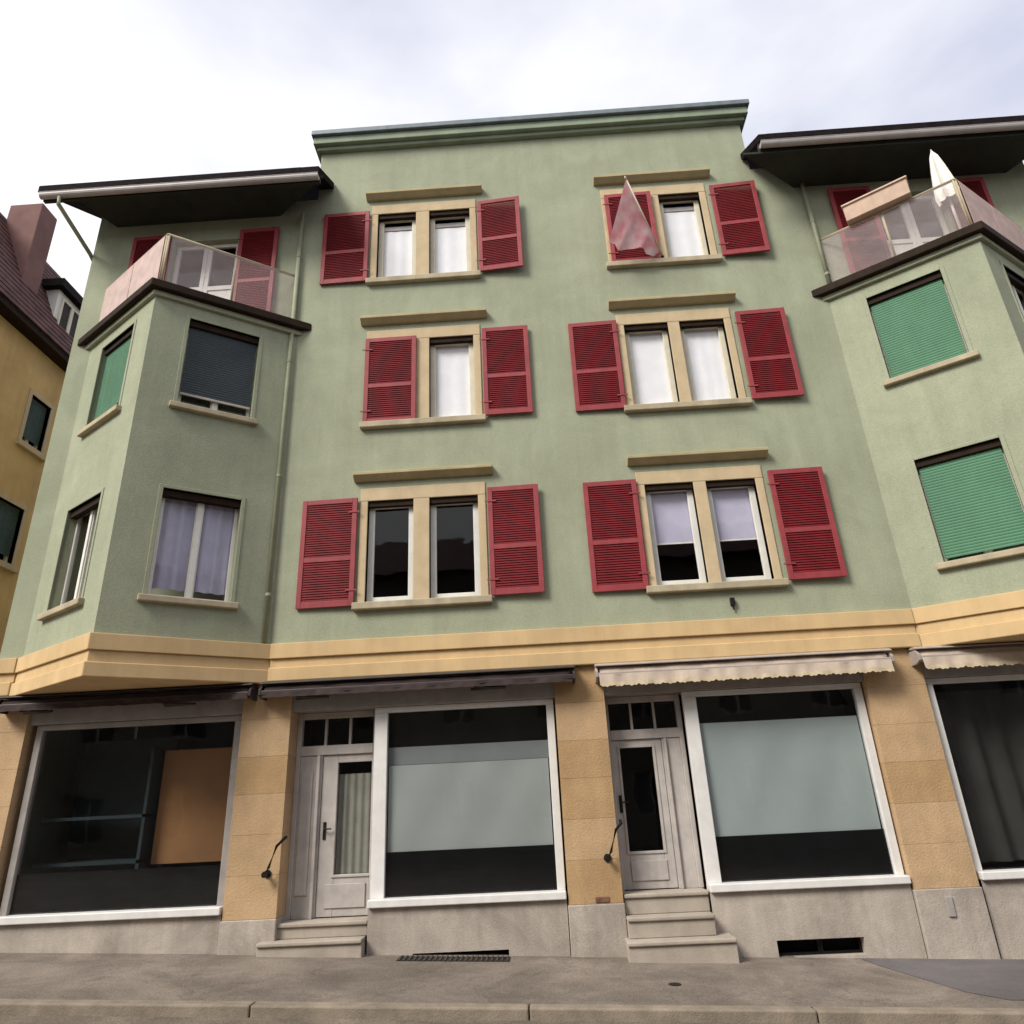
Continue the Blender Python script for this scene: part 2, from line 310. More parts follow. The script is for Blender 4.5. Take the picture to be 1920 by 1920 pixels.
# ---- string course over the shops (three profiles), running round the bays
def band(fr, s0, s1, nm='string_course'):
    m_ = MB(); m_.box(fr, s0, s1, 3.52, 3.72, -.05, .06)
    b_ = m_.build(nm, M_BAND, B, bevel=.008)
    MB().box(fr, s0, s1, 3.40, 3.518, -.05, .025).build('moulding', M_BAND, b_, bevel=.006)
    MB().box(fr, s0, s1, 3.22, 3.398, -.05, .075).build('fillet', M_BAND, b_, bevel=.012)
band(F, -3.54, 4.90); band(F, XL-.02, -6.99); band(F, 8.38, XR+.02)

# ---- bays
def bay(fa, fb, holes_a, holes_b):
    m_ = MB(); wall_mesh(m_, fa, 0, fa.len, 3.3, 8.72, holes_a, .2); wall_mesh(m_, fb, 0, fb.len, 3.3, 8.72, holes_b, .2)
    b_ = m_.build('bay', M_WALL, B)
    A, P, Q = fa.p(0, 0), fb.p(0, 0), fb.p(fb.len, 0)
    def ring(z0, z1, out_, name, mt, bev=.012, inset=.0):
        k = out_/math.cos(math.atan2(1.15, 1.69)); dx = out_*1.9
        poly = [A+Vector((-dx, .0-inset, 0)), P+Vector((0, -k, 0)), Q+Vector((dx, .0-inset, 0))]
        mb = MB(); mb.prism([v+Vector((0, 0, z0)) for v in poly], (0, 0, z1-z0)); return mb.build(name, mt, b_, bevel=bev)
    ring(8.722, 8.80, .05, 'eaves_moulding', M_WALL, .006, .004)
    ring(8.802, 8.94, .13, 'coping', M_WOODB, .015, .006)
    ring(3.52, 3.72, .05, 'string_course', M_BAND, .008, .003)
    ring(3.38, 3.518, .02, 'moulding', M_BAND, .006, .004)
    ring(3.20, 3.378, .06, 'fillet', M_BAND, .012, .005)
    return b_
HB = [(.50, 1.50, 4.24, 5.73), (.50, 1.50, 7.03, 8.50)]
bay(LL, LR, HB, HB); bay(RL, RR, HB, HB)

# ---- windows
def sash(mb, fr, s0, s1, z0, z1, d, w=.055, t=.05):
    mb.box(fr, s0, s0+w, z0, z1, d-t, d); mb.box(fr, s1-w, s1, z0, z1, d-t, d)
    mb.box(fr, s0+w, s1-w, z0, z0+w*1.15, d-t, d-.001); mb.box(fr, s0+w, s1-w, z1-w, z1, d-t, d-.001)
def curtain(fr, s0, s1, z0, z1, d, mt, parent, amp=.018, wl=.085, name='curtain'):
    mb = MB(); n = max(8, int((s1-s0)/wl*6)); ph = random.random()*6
    for i in range(n+1):
        s_ = s0+(s1-s0)*i/n; o = amp*math.sin(2*math.pi*s_/wl+ph)+amp*.5*math.sin(2*math.pi*s_/(wl*2.7)+ph*2)
        mb.v += [fr.p(s_, z0, d+o*1.2), fr.p(s_, z1, d+o*.7)]
    for i in range(n): mb.f.append((2*i, 2*i+2, 2*i+3, 2*i+1))
    return mb.build(name, mt, parent, smooth=True)
def roller(fr, s0, s1, z0, z1, d, mt, parent, pitch=.040, name='blind'):
    mb = MB(); z = z0; k = 0
    while z < z1-.002:
        e_ = min(z+pitch, z1); mb.quad(fr.p(s0, z, d+.003), fr.p(s1, z, d+.003), fr.p(s1, z+(e_-z)*.45, d+.005), fr.p(s0, z+(e_-z)*.45, d+.005))
        mb.quad(fr.p(s0, z+(e_-z)*.45, d+.005), fr.p(s1, z+(e_-z)*.45, d+.005), fr.p(s1, e_-.004, d), fr.p(s0, e_-.004, d))
        mb.quad(fr.p(s0, e_-.004, d), fr.p(s1, e_-.004, d), fr.p(s1, e_, d-.004), fr.p(s0, e_, d-.004)); z = e_
    o = mb.build(name, mt, parent, kind='stuff')
    return o
def window(fr, s0, s1, z0, z1, fill, recess=.085, mt=M_WHITE, mullion=False, fw_=.085):
    """a window is its sash frame; panes, curtains and blinds are its pieces"""
    m_ = MB(); d = -recess
    if mullion:
        c_ = (s0+s1)/2; sash(m_, fr, s0, c_-.002, z0, z1, d, fw_); sash(m_, fr, c_+.002, s1, z0, z1, d, fw_); m_.box(fr, c_-.035, c_+.035, z0+.03, z1-.03, d+.001, d+.02)
    else: sash(m_, fr, s0, s1, z0, z1, d, fw_)
    wn = m_.build('window', mt, B, bevel=.005)
    segs = [(s0, (s0+s1)/2), ((s0+s1)/2, s1)] if mullion else [(s0, s1)]
    for a, b in segs: MB().box(fr, a+fw_-.01, b-fw_+.01, z0+fw_, z1-fw_+.01, d-.030, d-.024).build('pane', G, wn)
    if fill == 'white': curtain(fr, s0+.03, s1-.03, z0+.02, z1-.02, d-.055, M_CURT, wn, random.uniform(.002, .006), random.uniform(.16, .42))
    elif fill == 'white_low':                                  # shade box at the top, white below
        curtain(fr, s0+.03, s1-.03, z0+.02, z1-.27, d-.055, M_CURT, wn, random.uniform(.002, .006), random.uniform(.16, .42)); MB().box(fr, s0+.03, s1-.03, z1-.25, z1-.17, d-.12, d-.045).build('curtain_rail', M_FRAMEG, wn)
    elif fill == 'half':
        zm = z0+(z1-z0)*.44; MB().box(fr, s0+.03, s1-.03, zm, z1-.03, d-.075, d-.07).build('roller_shade', M_LILAC, wn); MB().box(fr, s0+.03, s1-.03, zm-.02, zm, d-.08, d-.065).build('shade_bar', M_WHITE, wn)
    elif fill == 'lilac': curtain(fr, s0+.03, s1-.03, z0+.16, z1-.02, d-.085, M_LILAC, wn, .022, .16)
    return wn
FILL = {(0, 0): ('dark', 'dark'), (0, 1): ('half', 'half'), (1, 0): ('dark', 'white'), (1, 1): ('white', 'white'), (2, 0): ('white_low', 'white_low'), (2, 1): ('white_low', 'white_low')}
def lintel_shadow(fr, s0, s1, z1, parent):                      # dark box that paints in the lintel's shadow at the window head
    MB().box(fr, s0+.004, s1-.004, z1-.085, z1-.004, -.08, -.012).build('blind_shadow_box', M_WOODB, parent, bevel=.006)
for r, (z0, z1) in enumerate(ROWS):
    for k, c in enumerate(COLS):
        sm = MB()
        a, b = c[0]-.11, c[3]+.11
        # stone surround: jambs, mullion, lintel, 15 mm proud of the stucco
        sm.box(F, a, c[0], z0, z1, -.12, .018); sm.box(F, c[3], b, z0, z1, -.12, .018); sm.box(F, c[1], c[2], z0, z1, -.12, .018)
        sm.box(F, a, b, z1, z1+.20, -.12, .02)
        su = sm.build('window_surround', M_SURR, B, bevel=.008)
        MB().box(F, a-.05, b+.05, z0-.10, z0-.001, -.12, .085).build('sill', M_SILL, su, bevel=.012)
        # hood moulding
        hz = z1+.31; hm = MB(); s0_, s1_ = a-.10, b+.12
        hm.prism([F.p(s0_, hz, -.02), F.p(s0_, hz, .05), F.p(s0_, hz+.07, .13), F.p(s0_, hz+.115, .13), F.p(s0_, hz+.145, -.02)], (s1_-s0_, 0, 0))
        hm.build('hood', M_HOOD, su, bevel=.006)
        for j in (0, 1):
            s0, s1 = c[2*j], c[2*j+1]; wn = window(F, s0, s1, z0, z1, FILL[(r, k)][j], mt=M_CREAM if r else M_WHITE)
            lintel_shadow(F, s0, s1, z1, wn)
# shutters
def shutter(fr, s0, s1, z0, z1, d=.03, tilt=0.0, hinge='l'):
    h = fr.p(s0 if hinge == 'l' else s1, 0, d)
    tilt = tilt+random.uniform(0, 2.2); z0 += random.uniform(-.008, .008); z1 += random.uniform(-.008, .008)
    a = R(tilt)*(1 if hinge == 'l' else -1)
    u = fr.u*math.cos(a)+fr.n*math.sin(a) if hinge == 'l' else fr.u*math.cos(a)+fr.n*(-math.sin(-a))*-1
    f2 = Fr((0, 0), (1, 0)); f2.u = u.normalized(); f2.n = Vector((f2.u.y, -f2.u.x, 0)); f2.a = h-(f2.u*(0 if hinge == 'l' else (s1-s0))); f2.a.z = 0
    wd = s1-s0; m_ = MB(); st, t = .07, .035
    zm = z0+(z1-z0)*.43
    m_.box(f2, 0, st, z0, z1, 0, t); m_.box(f2, wd-st, wd, z0, z1, 0, t)
    for za, zb in ((z0, z0+.09), (zm-.035, zm+.035), (z1-.075, z1)): m_.box(f2, st, wd-st, za, zb, .001, t-.001)
    sh = m_.build('shutter', M_REDF, B, bevel=.005)
    lv = MB(); p = .034
    for za, zb in ((z0+.09, zm-.035), (zm+.035, z1-.075)):
        n = int((zb-za)/p); pp_ = (zb-za)/n
        for i in range(n):
            z = za+i*pp_
            lv.hexa([f2.p(st-.006, z, t-.010), f2.p(wd-st+.006, z, t-.010), f2.p(wd-st+.006, z+.004, t-.005), f2.p(st-.006, z+.004, t-.005), f2.p(st-.006, z+pp_*1.06-.004, .012), f2.p(wd-st+.006, z+pp_*1.06-.004, .012), f2.p(wd-st+.006, z+pp_*1.06+.002, .017), f2.p(st-.006, z+pp_*1.06+.002, .017)])
    lv.build('louvres', M_RED, sh, kind='stuff')
    for zz in (z0+.22, z1-.22):
        e0 = -.04 if hinge == 'l' else wd-.12
        MB().box(f2, e0, e0+.16, zz-.010, zz+.010, t, t+.008).build('hinge', M_REDF, sh)
    return sh
for r, (z0, z1) in enumerate(ROWS):
    za, zb = z0-.04, z1+.05
    if r == 1: shutter(F, -2.43, -1.62, za+.0, zb-.03, d=.03, hinge='l')
    else: shutter(F, -3.25, -2.45, za, zb, hinge='r')
    shutter(F, -.58, .15, za+.03, zb+.04, hinge='l', tilt=(3 if r == 2 else 0))
    if r < 2: shutter(F, .79, 1.55, za, zb+.02, hinge='r')
    else: shutter(F, 1.61, 2.40, za, zb-.02, d=.03, hinge='l')
    shutter(F, 3.42, 4.18, za+.02, zb+.03, hinge='l', tilt=(2 if r == 2 else 0))
# bay windows
def bay_window(fr, i, fill):
    s0, s1, z0, z1 = HB[i]
    wn = window(fr, s0, s1, z0, z1, fill if fill in ('lilac', 'dark') else 'dark', recess=.13, mullion=True, fw_=.05)
    sp = MB(); sp.box(fr, s0-.055, s0, z0, z1+.05, -.06, .012); sp.box(fr, s1, s1+.055, z0, z1+.05, -.06, .012); sp.box(fr, s0, s1, z1, z1+.05, -.06, .0125)
    sp.build('surround', M_WALL, wn, bevel=.006)
    MB().box(fr, s0-.10, s1+.10, z0-.085, z0-.001, -.12, .075).build('sill', M_SILL, wn, bevel=.012)
    MB().box(fr, s0+.004, s1-.004, z1-.10, z1-.003, -.125, -.035).build('blind_shadow_box', M_WOODB, wn, bevel=.006)
    if fill == 'green': roller(fr, s0+.02, s1-.02, z0+.07, z1-.10, -.075, M_BLGREEN, wn)
    if fill == 'green_up': roller(fr, s0+.02, s1-.02, z0+.22, z1-.10, -.075, M_BLGREEN, wn)
    if fill == 'dark_up':
        roller(fr, s0+.02, s1-.02, z0+.24, z1-.10, -.075, M_BLDARK, wn); MB().box(fr, s0+.02, s1-.02, z0+.205, z0+.235, -.085, -.06).build('blind_bar', M_FRAMEG, wn)
    return wn
bay_window(LL, 0, 'dark'); bay_window(LL, 1, 'green_up'); bay_window(LR, 0, 'lilac'); bay_window(LR, 1, 'dark_up')
bay_window(RL, 0, 'green'); bay_window(RL, 1, 'green'); bay_window(RR, 0, 'dark'); bay_window(RR, 1, 'dark')
# terrace doors with shutters above the bays
for s0, s1, z0, z1 in DOORS_T:
    m_ = MB(); c_ = (s0+s1)/2; d = -.10
    sash(m_, F, s0, c_-.002, z0, z1, d, .075); sash(m_, F, c_+.002, s1, z0, z1, d, .075); m_.box(F, s0+.07, s1-.07, z0+.86, z0+.95, d-.05, d-.002)
    dr = m_.build('terrace_door', M_WHITE, B, bevel=.006)
    for a, b in ((s0+.07, c_-.07), (c_+.07, s1-.07)):
        MB().box(F, a, b, z0+.94, z1-.07, d-.03, d-.024).build('pane', G, dr)
        MB().box(F, a, b, z0+.07, z0+.87, d-.035, d-.02).build('door_panel', M_WHITE, dr)
shutter(F, -4.70, -4.02, 9.02, 11.0, hinge='l'); shutter(F, -6.58, -5.90, 9.02, 11.0, hinge='r')
shutter(F, 5.38, 6.08, 9.02, 11.0, hinge='r'); shutter(F, 7.28, 7.98, 9.02, 11.0, hinge='l')
# railings with frosted sheets round the bay terraces
def balustrade(fa, fb):
    m_ = MB()
    ins = -.03
    for fr in (fa, fb):
        for s_ in ((.06, fr.len/2, fr.len-.04) if fr is fa else (.04, fr.len/2, fr.len-.06)):
            m_.tube([fr.p(s_, 8.94, ins), fr.p(s_, 9.93, ins)], .018, 8)
        m_.tube([fr.p(.02, 9.92, ins), fr.p(fr.len-.02, 9.92, ins)], .022, 8)
        m_.tube([fr.p(.02, 9.02, ins), fr.p(fr.len-.02, 9.02, ins)], .014, 8)
    b_ = m_.build('balustrade', M_SILL, B, smooth=True)
    for fr in (fa, fb):
        for a, b in ((.08, fr.len/2-.01), (fr.len/2+.01, fr.len-.06)):
            MB().box(fr, a, b, 9.0, 9.895, ins+.022, ins+.027).build('panel', SHEER if fr in (LL, RR) else CLEARP, b_)
balustrade(LL, LR); balustrade(RL, RR)

# ---- eaves, gutters, roofs of the lower wings
def eave(x_tip, x_wall, x_end, sgn):
    """sgn -1: left wing (end lies to the left); the eave runs to a point beside the middle part"""
    Y = -.75; z0 = 11.30 if sgn < 0 else 11.13
    g0 = x_tip-sgn*(-.0)
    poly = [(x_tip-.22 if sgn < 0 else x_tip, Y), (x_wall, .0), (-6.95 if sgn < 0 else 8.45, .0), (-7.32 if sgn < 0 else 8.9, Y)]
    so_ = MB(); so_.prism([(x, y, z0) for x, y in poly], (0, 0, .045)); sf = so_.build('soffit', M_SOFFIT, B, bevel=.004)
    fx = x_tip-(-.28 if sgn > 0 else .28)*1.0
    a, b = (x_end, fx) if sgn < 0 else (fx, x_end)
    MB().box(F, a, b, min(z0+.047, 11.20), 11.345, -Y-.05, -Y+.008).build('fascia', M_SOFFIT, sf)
    gm = MB(); pts = []
    n = 9; prof = [(-Y+.01+.06-.06*math.cos(math.pi*i/n), 11.27-.085*math.sin(math.pi*i/n)) for i in range(n+1)]
    for xx in (a, b): gm.v += [Vector((xx, -d_, z_)) for d_, z_ in prof]+[Vector((xx, -d_, z_+.0)) for d_, z_ in [(prof[-1][0]-.008, prof[-1][1]), (prof[0][0]+.008, prof[0][1])]]
    k = n+3
    for i in range(n): gm.f.append((i, i+1, k+i+1, k+i))
    gm.f.append(tuple(range(n+1))); gm.f.append(tuple(range(k, k+n+1)))
    gm.tube([(a, Y-.125, 11.275), (b, Y-.125, 11.275)], .011, 6)
    gm.build('gutter', M_GUTTER, sf, smooth=False)
    # roof slab with tile edge
    rf = MB(); yb, zb = 4.6, 11.32+ (4.6-Y+.09)*.62
    fx2 = GL-.02 if sgn < 0 else GR+.02
    th = .14
    rf.prism([(x_end-sgn*-.06, Y-.09, 11.32), (x_end-sgn*-.06, yb, zb), (x_end-sgn*-.06, yb, zb+th), (x_end-sgn*-.06, Y-.09, 11.32+th)], (fx2-(x_end-sgn*-.06), 0, 0))
    if (fx-fx2)*(-sgn) > 0: rf.prism([(fx2-sgn*-.004, Y-.09, 11.322), (fx2-sgn*-.004, -.02, 11.322+(-.02-Y+.09)*.62), (fx2-sgn*-.004, -.02, 11.322+(-.02-Y+.09)*.62+th), (fx2-sgn*-.004, Y-.09, 11.32+th-.004)], (fx-fx2, 0, 0))
    rf.build('roof', M_TILE, B)
eave(-2.84, -4.05, -7.76, -1); eave(3.80, 4.85, 9.45, 1)
# rainwater pipes in the corners beside the bays and from the gutter to the wall corner
for xx in (-3.63, 4.99):
    p_ = MB(); p_.tube([(xx, -.06, 11.25 if xx < 0 else 11.13), (xx, -.06, 3.74 if xx < 0 else 8.96)], .034, 10); pp_ = p_.build('downpipe', M_PIPE, B, smooth=True)
    for z in ((10.3, 8.2, 6.2, 4.4) if xx < 0 else (10.3, 9.2)): MB().tube([(xx, -.06, z-.02), (xx, -.06, z+.02)], .040, 10).build('clip', M_PIPE, pp_)
for xg, xw in ((-7.42, XL-.07), (8.95, XR+.07)):
    MB().tube([(xg, -.83, 11.18), (xg, -.83, 11.04), (xw, .02, 10.75), (xw, .30, 10.60), (xw, .30, .1)], .035, 10).build('downpipe', M_PIPE, B, smooth=True)

# ================================================================== ground floor
PIL = [(-7.28, -6.70), (-3.86, -3.22), (.19, .82), (4.12, 4.86), (8.1, 8.80)]
for i, (a, b) in enumerate(PIL):
    pm_ = MB(); pm_.box(F, a+.012, b-.012, .48, 3.215, -.42, -.012); pl = pm_.build('pillar', M_OCHRE, B)
    z = .50; k = 0
    hs = [.44, .40, .46, .42, .44, .0]
    zz = [.50, .96, 1.40, 1.86, 2.30, 2.76, 3.21]
    for q_ in range(6):
        MB().box(F, a, b, zz[q_]+.001, zz[q_+1]-.001, -.43, 0+random.uniform(-.0015, .0015)).build('stone_block', random.choice(M_OCHRES), pl, bevel=.002)
    mp_ = MB(); mp_.box(F, a-.01, b+.01, zg(a)-.5, .498, -.43, .025); mp_.build('pillar_base', M_PLINTH, pl, bevel=.01)
# lintel beam over the shopfronts
lb = MB(); lb.box(F, XL, XR, 2.84, 3.215, -.43, -.03); lb.build('lintel_beam', M_ALUG, B)
SHOPS = [(-6.62, -3.88, 'one'), (-2.15, .17, 'two'), (1.82, 4.10, 'three'), (4.90, 8.08, 'four')]
for a, b, k in SHOPS:
    # plinth wall
    hv = []
    if k == 'three': hv = [(2.49, 3.46, -.115, .055)]
    if k == 'two': hv = [(-1.62, -.52, .0, .085)]
    m_ = MB(); wall_mesh(m_, F, a, b, -.9, .56, hv, .25, -.02); m_.quad(F.p(a, .56, -.02), F.p(b, .56, -.02), F.p(b, .56, -.4), F.p(a, .56, -.4))
    pw = m_.build('plinth_wall', M_PLINTH, B)
    d = -.09
    fm = MB(); lw = .17 if k in ('two', 'three') else .09
    zb, zt = .56, 2.838
    fm.box(F, a+.004, a+lw, zb+.085, zt-.07, d-.09, d); fm.box(F, b-.10, b-.004, zb+.085, zt-.07, d-.09, d)
    fm.box(F, a+.004, b-.004, zt-.07, zt-.002, d-.09, d-.002)
    sf = fm.build('shop_window', M_ALU if k in ('two', 'three', 'four') else M_ALUG, B, bevel=.006)
    MB().box(F, a+.002, b-.002, zb+.002, zb+.086, d-.09, .035).build('sill', M_ALU, sf, bevel=.01)
    MB().box(F, a+lw-.005, b-.095, zb+.085, zt-.07, d-.05, d-.042).build('pane', GS, sf)
    x0, x1 = a+lw, b-.10
    if k in ('two', 'three', 'one'):
        MB().box(F, x0, x1, zb+.086, 1.10+(.03 if k != 'one' else -.02), d-.075, d-.062).build('black_sheet', M_BLACK, sf)  # plain black sheet behind the lowest part of the glass
    if k in ('two', 'three'):
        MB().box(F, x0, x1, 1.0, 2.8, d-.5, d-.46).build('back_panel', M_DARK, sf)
        mt = M_SHADE if k == 'two' else M_SHADE2
        zt2 = 2.12 if k == 'two' else 2.44
        n = 22; cu = MB()
        for i in range(n+1):
            for j in range(9):
                s_ = x0+.015+(x1-x0-.03)*i/n; t_ = j/8
                cu.v.append(F.p(s_, 1.06+(zt2-1.06)*t_, d-.085+.012*math.sin(s_*3.1+t_*2)+.006*math.sin(s_*9-t_*5)))
        for i in range(n):
            for j in range(8): cu.f.append((i*9+j, (i+1)*9+j, (i+1)*9+j+1, i*9+j+1))
        cu.build('roller_shade', mt, sf, smooth=True)
        MB().box(F, x0+.01, x1-.01, 1.075, 1.10, d-.10, d-.066).build('shade_bar', M_ALUG, sf)
        if k == 'two': MB().box(F, x0, x1, zt2+.005, zt2+.22, d-.16, d-.10).build('shade_box', mat('shade_fold', (.27, .27, .275), .85, .05, 3), sf)
    if k == 'one':
        MB().box(F, -5.10, -4.02, 1.10, 2.48, d-.52, d-.48).build('display_board', M_ORANGE, sf)
        sh_ = MB(); sh_.box(F, x0, -5.16, 1.13, 1.17, d-.8, d-.3); sh_.box(F, x0, -5.16, 1.66, 1.70, d-.8, d-.3); sh_.box(F, -5.2, -5.16, .9, 2.5, d-.8, d-.3)
        sh_.build('display_shelf', M_BLDARK, sf)
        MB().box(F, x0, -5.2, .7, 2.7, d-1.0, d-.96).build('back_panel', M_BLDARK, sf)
    if k == 'four':
        curtain(F, x0, x1, .70, 2.7, d-.35, M_DARK, sf, .05, .33)  # dark folded sheet standing in for the unlit shop interior
# basement openings: two dark panes with a bar
def vent(s0, s1, z0, z1, name='basement_window'):
    m_ = MB(); c_ = s0+(s1-s0)*.52; sash(m_, F, s0+.003, c_-.003, z0, z1-.003, -.13, .025, .04); sash(m_, F, c_+.003, s1-.003, z0, z1-.003, -.13, .025, .04)
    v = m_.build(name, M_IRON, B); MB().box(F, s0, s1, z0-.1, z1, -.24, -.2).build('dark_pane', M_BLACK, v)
vent(2.49, 3.46, -.115, .055); vent(-1.62, -.52, .0, .085)
# shallow light-well slots in the pavement
for a, b in ((-1.75, -.50),):
    m_ = MB(); y0, y1 = -.30, -.05
    m_.quad((a, y0, zg(a)+.004), (b, y0, zg(b)+.004), (b, y1, zg(b)+.004), (a, y1, zg(a)+.004)); gr = m_.build('cellar_grating', M_IRON, pave)
    bb = MB(); n = 22
    for i in range(n):
        s_ = a+(b-a)*(i+.5)/n; bb.box(Fr((s_-.01, y0), (s_+.01, y0)), 0, .02, zg(s_)+.005, zg(s_)+.014, -(y1-y0), 0)
    bb.build('bars', M_AWNBOX, gr, kind='stuff')
# doors
def door(a, b, zt_, zthr, glass_s, leaf, hand, side):
    d = -.30
    fm = MB()
    fm.box(F, a, a+.06, zthr, 2.838, d-.1, d); fm.box(F, b-.06, b, zthr, 2.838, d-.1, d); fm.box(F, a+.06, b-.06, 2.30, 2.42, d-.1, d-.002); fm.box(F, a+.06, b-.06, 2.76, 2.838, d-.1, d-.002)
    fr_ = fm.build('door_frame', M_FRAMEG, B, bevel=.008)
    MB().box(F, a+.05, b-.05, 2.42, 2.76, d-.07, d-.06).build('transom_pane', G, fr_)
    tb = MB(); n = 2
    for i in range(1, n+1): s_ = a+.05+(b-a-.1)*i/(n+1); tb.box(F, s_-.015, s_+.015, 2.42, 2.76, d-.08, d-.03)
    tb.build('glazing_bar', M_FRAMEG, fr_)
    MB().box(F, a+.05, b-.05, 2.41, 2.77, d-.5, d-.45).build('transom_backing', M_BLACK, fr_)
    la, lb_ = leaf; g0, g1, gz0, gz1 = glass_s
    lf = MB(); dd = d-.03
    lf.box(F, la, g0, zthr+.01, 2.298, dd-.05, dd); lf.box(F, g1, lb_, zthr+.01, 2.298, dd-.05, dd); lf.box(F, g0, g1, zthr+.01, gz0, dd-.05, dd-.002); lf.box(F, g0, g1, gz1, 2.298, dd-.05, dd-.002)
    l_ = lf.build('door', M_FRAMEG, B, bevel=.006)
    MB().box(F, g0, g1, gz0, gz1, dd-.034, dd-.026).build('pane', G, l_)
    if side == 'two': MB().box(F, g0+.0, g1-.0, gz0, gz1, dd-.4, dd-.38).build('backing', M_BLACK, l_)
    else: curtain(F, g0, g1, gz0, gz1-.14, dd-.08, mat('door_net', (.22, .22, .19), .9, .1, 5), l_, .012, .1)
    bd = MB(); bd.box(F, g0-.03, g0, gz0-.03, gz1+.03, dd, dd+.012); bd.box(F, g1, g1+.03, gz0-.03, gz1+.03, dd, dd+.012); bd.box(F, g0, g1, gz0-.03, gz0, dd, dd+.0115); bd.box(F, g0, g1, gz1, gz1+.03, dd, dd+.0115)
    bd.build('bead', M_FRAMEG, l_, bevel=.004)
    kp = MB(); kp.box(F, la+.10, lb_-.10, zthr+.10, gz0-.10, dd, dd+.014); kp.build('kick_panel', M_FRAMEG, l_, bevel=.006)
    hx = hand; hm = MB(); hm.box(F, hx-.018, hx+.018, zthr+.86, zthr+1.06, dd, dd+.01); hm.tube([F.p(hx, zthr+.98, dd), F.p(hx, zthr+.98, dd+.05), F.p(hx+.10, zthr+.98, dd+.05)], .009, 8); hm.build('handle', M_IRON, l_)
    # reveals beside the door
    rv = MB(); rv.box(F, a-.02, a, zthr-.02, 2.838, d-.1, -.02) if side == 'one' else None
    if lb_ < b-.1:                                            # fixed side light
        sp = MB(); sp.box(F, lb_+.005, b-.06, zthr, 2.298, d-.08, d-.02); sp.box(F, lb_+.03, lb_+.06, zthr, 2.298, d-.02, d+.02); s2 = sp.build('side_panel', M_FRAMEG, fr_, bevel=.006)
    if la > a+.1:
        sp = MB(); sp.box(F, a+.06, la-.005, zthr, 2.298, d-.08, d-.02); sp.box(F, la-.07, la-.03, zthr, 2.298, d-.02, d+.02); sp.box(F, a+.09, la-.12, zthr+.25, 2.1, d-.02, d-.005); sp.build('side_panel', M_FRAMEG, fr_, bevel=.006)
door(-3.22, -2.15, 2.75, .44, (-2.66, -2.22, .90, 2.20), (-2.86, -2.16), -2.80, 'one')
door(.82, 1.82, 2.75, .58, (.98, 1.40, 1.00, 2.20), (.88, 1.52), .93, 'two')
# steps
def steps(a, b, ztop, n, ext):
    g_ = zg((a+b)/2); h = (ztop-g_)/n
    for i in range(n):
        z1 = ztop-h*i; z0 = z1-h if i < n-1 else g_-.3
        da, db = (-.42, -.03+.0) if i == 0 else (-.42, -.03+.17*i)
        e0, e1 = (a, b) if i < n-1 else (a-ext[0], b+ext[1])
        m_ = MB(); m_.box(F, e0+.004, e1-.004, z0+.001, z1-.045, -.44, db-.015); st = m_.build('step', M_STEP, B, bevel=.008)
        MB().box(F, e0+.002, e1-.002, z1-.044, z1-.001, -.44, db+.012).build('tread', M_STEP, st, bevel=.012)
steps(-3.22, -2.15, .44, 2, (.16, -.02)); steps(.83, 1.81, .58, 3, (.04, .17))
# iron grab rails by the doors
def grab(x, z):
    m_ = MB(); m_.tube([(x-.02, .0, z-.25), (x-.02, -.09, z-.25), (x+.02, -.10, z-.18), (x+.10, -.10, z+.05), (x+.17, -.09, z+.12), (x+.17, -.0, z+.14)], [.022, .022, .016, .016, .02, .02], 8)
    o = m_.build('grab_rail', M_IRON, B, smooth=True)
    r_ = MB(); r_.tube([(x-.02, .0, z-.25), (x-.02, -.015, z-.25)], .045, 12); r_.tube([(x-.02, -.085, z-.25), (x-.02, -.12, z-.25)], .035, 10); r_.build('rosette', M_IRON, o)
grab(-3.34, 1.22); grab(.70, 1.22)

